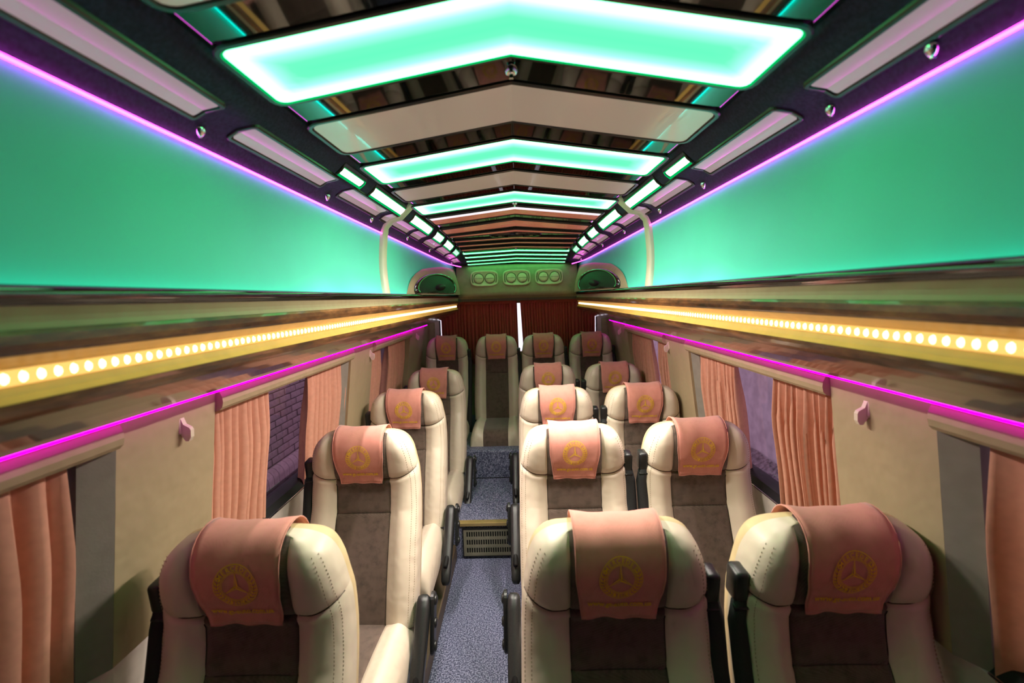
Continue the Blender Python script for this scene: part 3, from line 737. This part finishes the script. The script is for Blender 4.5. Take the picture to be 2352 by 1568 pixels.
rowsR = sorted(set([0, .012, .03, .07, .12, .17, .22, .27, .32, .36, .385, .395, .40, .405, .415, .44, .48, .52, .545, .56, .566, .57, .574, .58, .595, .615, .635, .65, .662, .672, .681, .689, .696, .702, .707, .711, .7145, .717, .719]))
TT = [0, .035, .08, .16, .27, .4, .53, .66, .78, .87, .93, .97, 1.0]
def xcols(r):
    c = [CW * k for k in (-1, -.96, -.85, -.5, 0, .5, .85, .96, 1)]
    ws = wS(r)
    if ws < CW + .004: sc_ = ws / (CW + .012); c = [x * sc_ for x in c]; hi = c[-1]
    else: hi = CW
    Rr = [hi + (ws - hi) * t for t in TT[1:]]
    return [-x for x in reversed(Rr)] + c + Rr
NX = len(xcols(.1)); NC0 = len(TT) - 1; NC1 = NC0 + 8
def loop(r):
    q = qS(r); ws = wS(r); out = []
    for x in xcols(r):
        s = seam(r, x); n = nfront(r, x) - groove(r, x)
        n = MID + (n - MID) * q; out.append(S3(x, s if r < .66 else r, n))
    for xf, n in ((1.0, -.06), (.985, -.085), (.93, -.100), (.6, -.108), (0, -.110), (-.6, -.108), (-.93, -.100), (-.985, -.085), (-1.0, -.06)):
        out.append(S3(xf * ws, r, MID + (n - MID) * q))
    return out
LOOPS = [loop(r) for r in rowsR]; NL = len(LOOPS[0])
iS, iC = rowsR.index(.57), rowsR.index(.40)
def zone(i0, i1, cols, capb=False, capt=False):
    b = MB(); P = [[LOOPS[i][j % NL] for j in cols] for i in range(i0, i1 + 1)]
    b.grid(P, flip=True); return b
full = list(range(NX - 1, NL)) + [0]                # sides + back
left_c, cen_c, right_c = list(range(0, NC0 + 1)), list(range(NC0, NC1 + 1)), list(range(NC1, NX))
last = len(rowsR) - 1
back_cols = list(range(NX, NL))                      # rear shell columns
side_l, side_r = [NL - 1, 0], [NX - 1, NX]
def joinz(*zs):
    b = MB()
    for z in zs: b.add(z.V, z.F)
    return b
def shade_merge(o, dist=1e-5):
    bm = bmesh.new(); bm.from_mesh(o.data); bmesh.ops.remove_doubles(bm, verts=bm.verts, dist=dist); bmesh.ops.recalc_face_normals(bm, faces=bm.faces)
    for f in bm.faces: f.smooth = True
    bm.to_mesh(o.data); bm.free()
# cover surface
SB = .524                       # height of the lower edge of the cover
def cover_off(u, tau):
    edge = .0012 if abs(u) > .9 else 0
    wob = .0020 * math.sin(3.1 * u + 7 * tau) + .0014 * math.sin(7 * u - 15 * tau) + (.003 * (1 + math.cos(2.4 * PI * u)) * (1 - tau * 8) if tau < .12 else 0)
    return .0100 + max(-.002, wob) + edge
def cover_hw(tau): return lerp(tau, [(0, .080), (.25, .086), (.5, .094), (.7, .096), (1, .093)])
def cover_pt(x, tau, off):
    """tau<0.5 : front from s=.533 up to .635 ; 0.5..1 : over the top and down the back"""
    if tau <= .5:
        s = SB + (.635 - SB) * tau / .5; n = nfront(s, x)
        return S3(x, s, n + off)
    if tau <= .85:
        th = (tau - .5) / .35 * PI; c_, s_ = math.cos(th), math.sin(th)
        q = math.copysign(abs(c_) ** (2 / 2.2), c_); h_ = abs(s_) ** (2 / 2.2)
        s = .635 + .0852 * h_; nf = nfront(.635, x); nb = -.110
        n = MID + (nf - MID) * q if q >= 0 else MID + (MID - nb) * q
        return S3(x, s + off * h_, n + off * q)
    s = .635 - (tau - .85) / .15 * .10
    return S3(x, s, -.110 - off)
def cover_front(x, s, off):
    """point on the outside of the cover by height s (s may run a little over the bend)"""
    if s <= .635: t_ = .5 * (s - SB) / (.635 - SB); return cover_pt(x, t_, off + cover_off(x / cover_hw(t_), t_))
    h_ = min(1, (s - .635) / .0852); th = math.asin(min(1, h_ ** 1.1)); t_ = .5 + .35 * th / PI; return cover_pt(x, t_, off + cover_off(x / cover_hw(t_), t_))
TEXT_CACHE = {}
def text_mesh(body, size):
    if (body, size) in TEXT_CACHE: return TEXT_CACHE[(body, size)]
    cu = bpy.data.curves.new('t', 'FONT'); cu.body = body; cu.size = size; cu.align_x = 'CENTER'; cu.resolution_u = 2; cu.offset = .00018 if len(body) < 3 else .00042
    o = bpy.data.objects.new('t', cu); COL.objects.link(o)
    dg = bpy.context.evaluated_depsgraph_get(); me = o.evaluated_get(dg).to_mesh()
    V = [(v.co.x, v.co.y) for v in me.vertices]; Fc = [tuple(p.vertices) for p in me.polygons]
    o.evaluated_get(dg).to_mesh_clear(); bpy.data.objects.remove(o); bpy.data.curves.remove(cu)
    TEXT_CACHE[(body, size)] = (V, Fc); return V, Fc
def emblem2d():
    b = MB()
    def ring(r, w_, n=48):
        b.grid([[(rr * math.cos(2 * PI * k / n), rr * math.sin(2 * PI * k / n), 0) for k in range(n)] for rr in (r - w_ / 2, r + w_ / 2)], closed_v=True)
    ring(.0455, .0017); ring(.0318, .0014); ring(.0292, .0009)
    for k in range(3):
        a = PI / 2 + k * 2 * PI / 3; dx, dy = math.cos(a), math.sin(a); nx, ny = -dy, dx; L_, wd = .0285, .0042
        a2 = a + PI / 3; a3 = a - PI / 3
        p1 = (wd * math.cos(a2), wd * math.sin(a2), 0); p2 = (wd * math.cos(a3), wd * math.sin(a3), 0); tip = (L_ * dx, L_ * dy, 0); c0 = (0, 0, 0)
        b.add([c0, p2, tip], [(0, 1, 2)])                         # bright half of the arm
        for q0, q1 in ((p1, tip), (c0, p1)):                      # outlined half
            ex, ey = q1[0] - q0[0], q1[1] - q0[1]; l_ = math.hypot(ex, ey); ox, oy = -ey / l_ * .0006, ex / l_ * .0006
            b.add([(q0[0] - ox, q0[1] - oy, 0), (q0[0] + ox, q0[1] + oy, 0), (q1[0] + ox, q1[1] + oy, 0), (q1[0] - ox, q1[1] - oy, 0)], [(0, 1, 2, 3)])
    for sx in (-1, 1):                                            # laurel branches
        for i in range(9):
            a = math.radians(lerp(i, [(0, 208 + 42), (8, 208 - 56)])); a = a if sx < 0 else PI - a
            for rr, tw in ((.0415, .45), (.0358, -.45)):
                cx_, cy_ = rr * math.cos(a), rr * math.sin(a); di = a - PI / 2 * (1 if sx < 0 else -1) + tw * (1 if sx < 0 else -1)
                l_, w_ = .0046, .0018
                pts = [(cx_ + l_ * u * math.cos(di) - w_ * v * math.sin(di), cy_ + l_ * u * math.sin(di) + w_ * v * math.cos(di), 0) for u, v in ((-1, 0), (-.3, -1), (.4, -.8), (1, 0), (.4, .8), (-.3, 1))]
                b.add(pts, [tuple(range(6))])
    for word, a0, a1, up in (('MERCEDES', 143, 37, True), ('BENZ', 250, 290, False)):
        for i, ch in enumerate(word):
            V, Fc = text_mesh(ch, .0125); a = math.radians(a0 + (a1 - a0) * i / (len(word) - 1)); rr = .0340 if up else .0428
            ro = a - PI / 2 if up else a + PI / 2
            b.add([(rr * math.cos(a) + x * math.cos(ro) - y * math.sin(ro), rr * math.sin(a) + x * math.sin(ro) + y * math.cos(ro), 0) for x, y in V], Fc)
    return b
E2 = emblem2d()

def build_seat(kind):
    """kind: 'L' single (belt at -x, armrest +x), 'I' aisle seat of a pair (armrest -x, belt +x), 'O' window seat (belt -x), 'R' rear row"""
    root = empty('bus_seat', (0, 0, 0))
    o = joinz(zone(0, iS, left_c), zone(0, iS, side_l)).build('side_bolster', 'leather', root); shade_merge(o); back = {-1: o}
    o = joinz(zone(0, iS, right_c), zone(0, iS, side_r)).build('side_bolster', 'leather', root); shade_merge(o); back[1] = o
    o = zone(0, iC, cen_c).build('centre_panel', 'brown', root); shade_merge(o)
    o = zone(iC, iS, cen_c).build('centre_panel', 'brown', root); shade_merge(o)
    for lc, sl in ((left_c, side_l), (right_c, side_r)):
        o = joinz(zone(iS, last, lc), zone(iS, last, sl)).build('headrest_wing', 'leather', root); shade_merge(o)
    hz = zone(iS, last, cen_c); k = len(hz.V); hz.V += [LOOPS[last][j] for j in range(NL)]; hz.F.append(tuple(k + j for j in range(NL))[::-1])
    o = hz.build('headrest_strip', 'brown', root); shade_merge(o, 1e-6)
    o = zone(0, last, back_cols).build('back_shell', 'shell', root); shade_merge(o)
    # stitching along the side seams and the headrest seam
    for sx in (-1, 1):
        b = MB()
        for te in (.80, .93):
            r = .02
            while r < .69:
                ws = wS(r); x0 = CW + (ws - CW) * te
                if ws > CW + .02:
                    q = qS(r); n0 = MID + (nfront(r, x0) - MID) * q + .0016
                    P = []
                    for dr, dx in ((-.0024, -.0008), (.0024, -.0008), (.0024, .0008), (-.0024, .0008)): P.append(S3(sx * (x0 + dx), seam(r, x0) + dr if r < .66 else r + dr, n0))
                    b.add(P, [(0, 1, 2, 3)])
                r += .0085
        tag(b.build('stitching', 'stitch', back[sx]), kind='stuff')
    # dark seam lines: headrest seam on each side, the two long panel seams, the cross seam
    def on(x, r, lift=.0012): return S3(x, seam(r, x), nfront(r, x) - groove(r, x) + lift)
    for sx in (-1, 1):
        MB().tube([on(sx * (CW + (wS(.57) - CW) * t), .57) for t in arange(0, .985, 14)], .0013, 5).build('seam', 'seam', back[sx], True)
        MB().tube([on(sx * (CW + .0005), r_) for r_ in arange(.0, .545, 24)], .0012, 5).build('seam', 'seam', back[sx], True)
    MB().tube([on(x_s, .40) for x_s in arange(-CW, CW, 9)], .0012, 5).build('seam', 'seam', root, True)
    # headrest cover
    taus = arange(0, .5, 11) + [.5 + .35 * k / 14 for k in range(1, 15)] + [.90, .95, 1.0]
    P, ud = [], arange(-1, 1, 15)
    for tau in taus:
        hw = cover_hw(tau)
        row = []
        for u in ud:
            row.append(cover_pt(u * hw, tau, cover_off(u, tau)))
        P.append(row)
    cov = MB().grid(P, flip=True).build('headrest_cover', 'pink', root, True)
    so = cov.modifiers.new('thick', 'SOLIDIFY'); so.thickness = .0020; so.offset = 0
    hb = MB()                                                   # hem welt round the edge of the cover
    edge_path = [np.array(p) for p in ([row[0] for row in P[::-1]] + P[0][1:-1] + [row[-1] for row in P])]
    hb.tube(edge_path, .0018, 5); hb.build('hem', 'pink', cov, True)
    SE = .634
    b = MB().add([cover_front(x, SE + y * .98, .0035) for x, y, _ in E2.V], E2.F); b.build('embroidered_emblem', 'gold', cov)
    V, Fc = text_mesh('www.gt-auto.com.ua', .0180)
    xm = max(abs(x) for x, y in V); k = .069 / xm
    b = MB().add([cover_front(x * k, .562 + y * 1.15, .0035) for x, y in V], Fc); b.build('embroidered_lettering', 'gold', cov)
    # cushion
    def cu(x, t):
        """t 0 rear .. 1 front edge, then over the front"""
        a = abs(x) / .214
        top = .012 * (1 if a < .5 else max(0, 1 - ((a - .5) / .5) ** 2)) + (.022 * math.exp(-((a - .76) / .16) ** 2))
        e = .05 * (1 - math.sqrt(max(0, 1 - max(0, (a - .72) / .28) ** 2.2)))
        y = .03 - .46 * min(t, 1); z = top - e + .018 * math.sin(PI * min(1, t) * .9)
        if t > .82:
            th = (t - .82) / .18 * PI / 2; y = .03 - .46 * .82 - .08 * math.sin(th) ; z = z - .085 * (1 - math.cos(th))
        g = .006 * math.exp(-((abs(x) - CW) / .0045) ** 2)
        return (x, y, ZJ - .004 + z - g)
    xs = [-.214 + .428 * k / 40 for k in range(41)]; xs = sorted(set([round(x, 4) for x in xs] + [-CW, CW, -CW - .004, CW + .004, -CW + .004, CW - .004]))
    ts = arange(0, .8, 9) + arange(.84, 1.0, 7)
    ic0, ic1 = xs.index(-CW), xs.index(CW)
    G = [[cu(x, t) for x in xs] for t in ts]
    G.append([(x, G[-1][k][1] + .004, ZJ - .13) for k, x in enumerate(xs)])
    cb = MB().grid([row[:ic0 + 1] for row in G]); cb.grid([row[ic1:] for row in G])
    for j, s_ in ((0, 1), (len(xs) - 1, 0)):
        cb.grid([[row[j], (row[j][0] * 1.0, row[j][1], max(ZJ - .13, row[j][2] - .07)), (row[j][0] * .985, row[j][1], ZJ - .13)] for row in G])
    o = cb.build('cushion', 'leather', root); shade_merge(o)
    o = MB().grid([row[ic0:ic1 + 1] for row in G]).build('cushion_panel', 'brown', root); shade_merge(o)
    b = MB().bevbox(-.19, .19, -.36, .06, ZJ - .165, ZJ - .125, .006); b.build('seat_pan', 'black', root)
    if kind != 'R':
        for sx in (-1, 1):
            b = MB().bevbox(sx * .15 - .02, sx * .15 + .02, -.30, .04, 0, .018, .004)
            b.add(*prism([(-.27, .015), (-.20, .015), (-.10, ZJ - .16), (-.17, ZJ - .16)], sx * .15 - .014, sx * .15 + .014)); b.add(*prism([(-.02, .015), (.04, .015), (.04, ZJ - .16), (-.04, ZJ - .16)], sx * .15 - .014, sx * .15 + .014))
            b.build('leg_frame', 'metal', root)
    # armrest swung down on the aisle side
    if kind in 'LI':
        sx = 1 if kind == 'L' else -1; xa = sx * .246
        pv = np.array((0, .035, .085)); tp = np.array((0, -.215, -.185)); dr = (tp - pv) / np.linalg.norm(tp - pv); nr = np.array((0, dr[2], -dr[1])); nr = nr if nr[2] > 0 else -nr
        rows = []
        for f, hw, th in ((-.04, .012, .014), (-.02, .021, .024), (.03, .0245, .029), (.12, .025, .027), (.35, .024, .024), (.6, .0235, .022), (.85, .023, .020), (.96, .021, .018), (1.0, .014, .012)):
            c = pv + (tp - pv) * f
            rows.append([(xa + hw * cx_, *(np.array(c) + nr * th * cz_)[1:] + np.array((0, ZJ))) for cx_, cz_ in ((-1, .55), (-.75, 1), (.75, 1), (1, .55), (1, -.6), (.7, -1), (-.7, -1), (-1, -.6))])
        b = MB().grid(rows, closed_v=True); b.F += [tuple(range(8)), tuple(8 * 8 + k for k in range(8))[::-1]]
        arm = b.build('armrest', 'black', root); shade_merge(arm)
        for m_ in arm.data.polygons: m_.use_smooth = True
        b = MB(); n = 20; xh = xa + sx * .026
        def capsule(x, rr):
            pts = []
            c0, c1 = np.array((.045, .075)), np.array((.0, -.075))
            ax = (c0 - c1) / np.linalg.norm(c0 - c1); a0 = math.atan2(ax[1], ax[0])
            for k in range(n):
                t = a0 - PI / 2 + 2 * PI * k / n; c = c0 if math.cos(t - a0) >= 0 else c1
                pts.append((x, c[0] + rr * math.cos(t), ZJ + c[1] + rr * math.sin(t)))
            return pts
        b.grid([capsule(xh, .030), capsule(xh + sx * .010, .030), capsule(xh + sx * .014, .025)], closed_v=True); b.F.append(tuple(2 * n + k for k in range(n)))
        hp = b.build('hinge_plate', 'black', arm); 
        for f in (0.0, .5, 1.0):
            c = (.045 - .045 * f, .075 - .15 * f)
            b = MB().grid([[(xh + sx * xx, c[0] + rr * math.cos(t), ZJ + c[1] + rr * math.sin(t)) for t in [2 * PI * k / 16 for k in range(16)]] for rr, xx in ((.018, .012), (.018, .018), (.012, .021), (.004, .0215))], closed_v=True)
            b.F.append(tuple(3 * 16 + k for k in range(16))); b.build('hinge_disc', 'black', arm, True)
        # lower side rail under the armrest
        MB().tube([(xa, -.20, ZJ - .10), (xa, .0, ZJ - .05), (xa, .05, ZJ + .05)], .012, 8).build('arm_bracket', 'metal', arm, True)
    # seat belt: guide on the shoulder and webbing running down
    sx = {'L': -1, 'I': 1, 'O': -1, 'R': 1}[kind]
    s_ = .575
    gx = sx * (wS(s_) + .006)
    b = MB().bevbox(-.017, .017, -.026, .026, -.036, .036, .009)
    gpt = lambda v, s0, n0: S3(gx + v[0], s0 + v[2], n0 - v[1])
    o = obj('belt_guide', [gpt(v, s_, -.022) for v in b.V], b.F, 'black', root, True)
    b = MB().tube([S3(gx - .015, s_ - .040, -.004), S3(gx - .015, s_ - .047, .004), S3(gx + .015, s_ - .047, .004), S3(gx + .015, s_ - .040, -.004)], .004, 6); b.build('guide_lip', 'black', o, True)
    pth = [(gx, .545, .000, .017), (gx + sx * .006, .50, .006, .021), (gx + sx * .004, .40, .014, .022), (gx + sx * .004, .25, .022, .022), (gx + sx * .004, .10, .03, .022), (gx + sx * .003, -.02, .03, .022), (gx + sx * .004, -.12, .0, .02)]
    rows = []
    for x, s, n, hw in pth:
        rows.append([S3(x - hw, s, n - .010), S3(x - hw * .5, s, n + .001), S3(x + hw * .5, s, n + .001), S3(x + hw, s, n - .010)])
    st = MB().grid(rows).build('belt_webbing', 'belt', root, True); so = st.modifiers.new('thick', 'SOLIDIFY'); so.thickness = .0025
    # buckle on the inboard side of the cushion
    if kind in 'IOR':
        bx_ = (sx if kind != 'O' else -1) * .222
        MB().bevbox(bx_ - .012, bx_ + .012, .0, .03, ZJ + .0, ZJ + .075, .004).build('belt_buckle', 'black', root)
    return root
def prism(yz, x0, x1):
    n = len(yz); V = [(x0, y, z) for y, z in yz] + [(x1, y, z) for y, z in yz]
    return V, [tuple(range(n)), tuple(range(n, 2 * n))[::-1]] + [(k, (k + 1) % n, n + (k + 1) % n, n + k) for k in range(n)]

PROTO = {k: build_seat(k) for k in 'LIOR'}
USED = set()
def place(kind, x, ytop, ztop, label, group, rz=0.0):
    r = PROTO[kind]
    if kind in USED: r = copy_tree(r)
    USED.add(kind)
    # headrest top sits at local (0, HS*SR, ZJ+HS*CR)
    r.location = (x, ytop - S3(0, HS, MID)[1], H + ztop - S3(0, HS, MID)[2] - .006); r.rotation_euler = (0, 0, rz)
    if kind == 'R': r.scale = (.91, 1, 1)          # the rear row has narrower seats
    tag(r, label, 'seat', group)
ROWS = [.975, 1.745, 2.48, 3.23]
NEAR = ['nearest the camera, in the front row', 'in the second row from the camera', 'in the third row from the camera', 'in the fourth row']
for i, yt in enumerate(ROWS):
    place('L', (-.618, -.625, -.633, -.608)[i], yt, -.500, 'beige and brown single seat left of the aisle, ' + NEAR[i], 'single seats', 0.0)
    place('I', .203, yt, -.500 if i < 3 else -.485, 'beige and brown aisle-side seat of the right pair, ' + NEAR[i], 'aisle seats of the pairs')
    place('O', (.690, .686, .674, .672)[i], yt, -.498 if i < 3 else -.488, 'beige and brown window-side seat of the right pair, ' + NEAR[i], 'window seats of the pairs')
for x, lb in ((-.628, 'leftmost seat of the dark rear row under the red curtains'), (-.193, 'second seat from the left in the dark rear row, facing the aisle'), (.216, 'third seat from the left in the dark rear row'), (.632, 'rightmost seat of the dark rear row under the red curtains')):
    place('R', x, 3.965, -.328, lb, 'rear row seats')

# ------------------------------------------------------------------ outside the windows
ZG = -.62
tag(MB().box(-9, 9, -6, 16, ZG - .1, ZG).build('ground_outside', 'ground'), 'grey ground outside the bus', kind='structure')
bw = MB().box(-2.95, -2.735, -4.0, 12.0, ZG, H + 4.0).build('brick_wall', 'mortar'); tag(bw, 'purple-tinted brick wall outside the left windows', 'wall')
bb = MB().bevbox(-.02, .02, -.118, .118, -.034, .034, .006); first = None
z = H - 1.72; row = 0; cnt = 0
while cnt < 285:
    y = 3.15 + (.125 if row % 2 else 0)
    while y < 7.4 and cnt < 285:
        p = (-2.735, y + random.uniform(-.004, .004), z)
        if first is None: first = bb.build('brick', 'brick', bw, loc=p)
        else:
            o = inst(first, bw, p); o.rotation_euler = (0, 0, random.uniform(-.012, .012)); 
        y += .25; cnt += 1
    z += .078; row += 1
cb = MB(); pr = [(-.0, -.06), (.10, -.06), (.10, .0)] + [(.10 * math.cos(a_), .10 * math.sin(a_)) for a_ in arange(.2, PI / 2, 6)] + [(0, .10)]
cb.extrude_y(pr, [-.05, .05]); first = None
for k in range(40):
    p = (-2.735, 3.2 + k * .107, H - 1.87)
    if first is None: first = cb.build('coping_brick', 'brick', bw, loc=p)
    else: inst(first, bw, p)
for k in range(4):
    MB().bevbox(-2.75, -2.70, 2.3, 8.3, ZG + .005 + k * .055, ZG + .055 + k * .055, .004).build('base_board', 'planks', bw)
tag(MB().box(2.6, 2.9, -4.0, 12.0, ZG, H + 4.0).build('plaster_wall', 'plaster'), 'pale lavender plaster wall outside the right windows', 'wall')
P = []
rnd = random.Random(3)
for i in range(50):
    y = 1.5 + 7.5 * i / 49
    P.append([(1.70 + .885 * j / 9, y + rnd.uniform(-.03, .03), ZG + (.42 * (j / 9) ** 1.5 + rnd.uniform(-.03, .03)) * (1 if j else 0)) for j in range(10)])
tag(MB().grid(P).build('earth_bank', 'bedding', smooth=False), 'rough grey earth bank against the plaster wall', 'earth bank', kind='stuff')
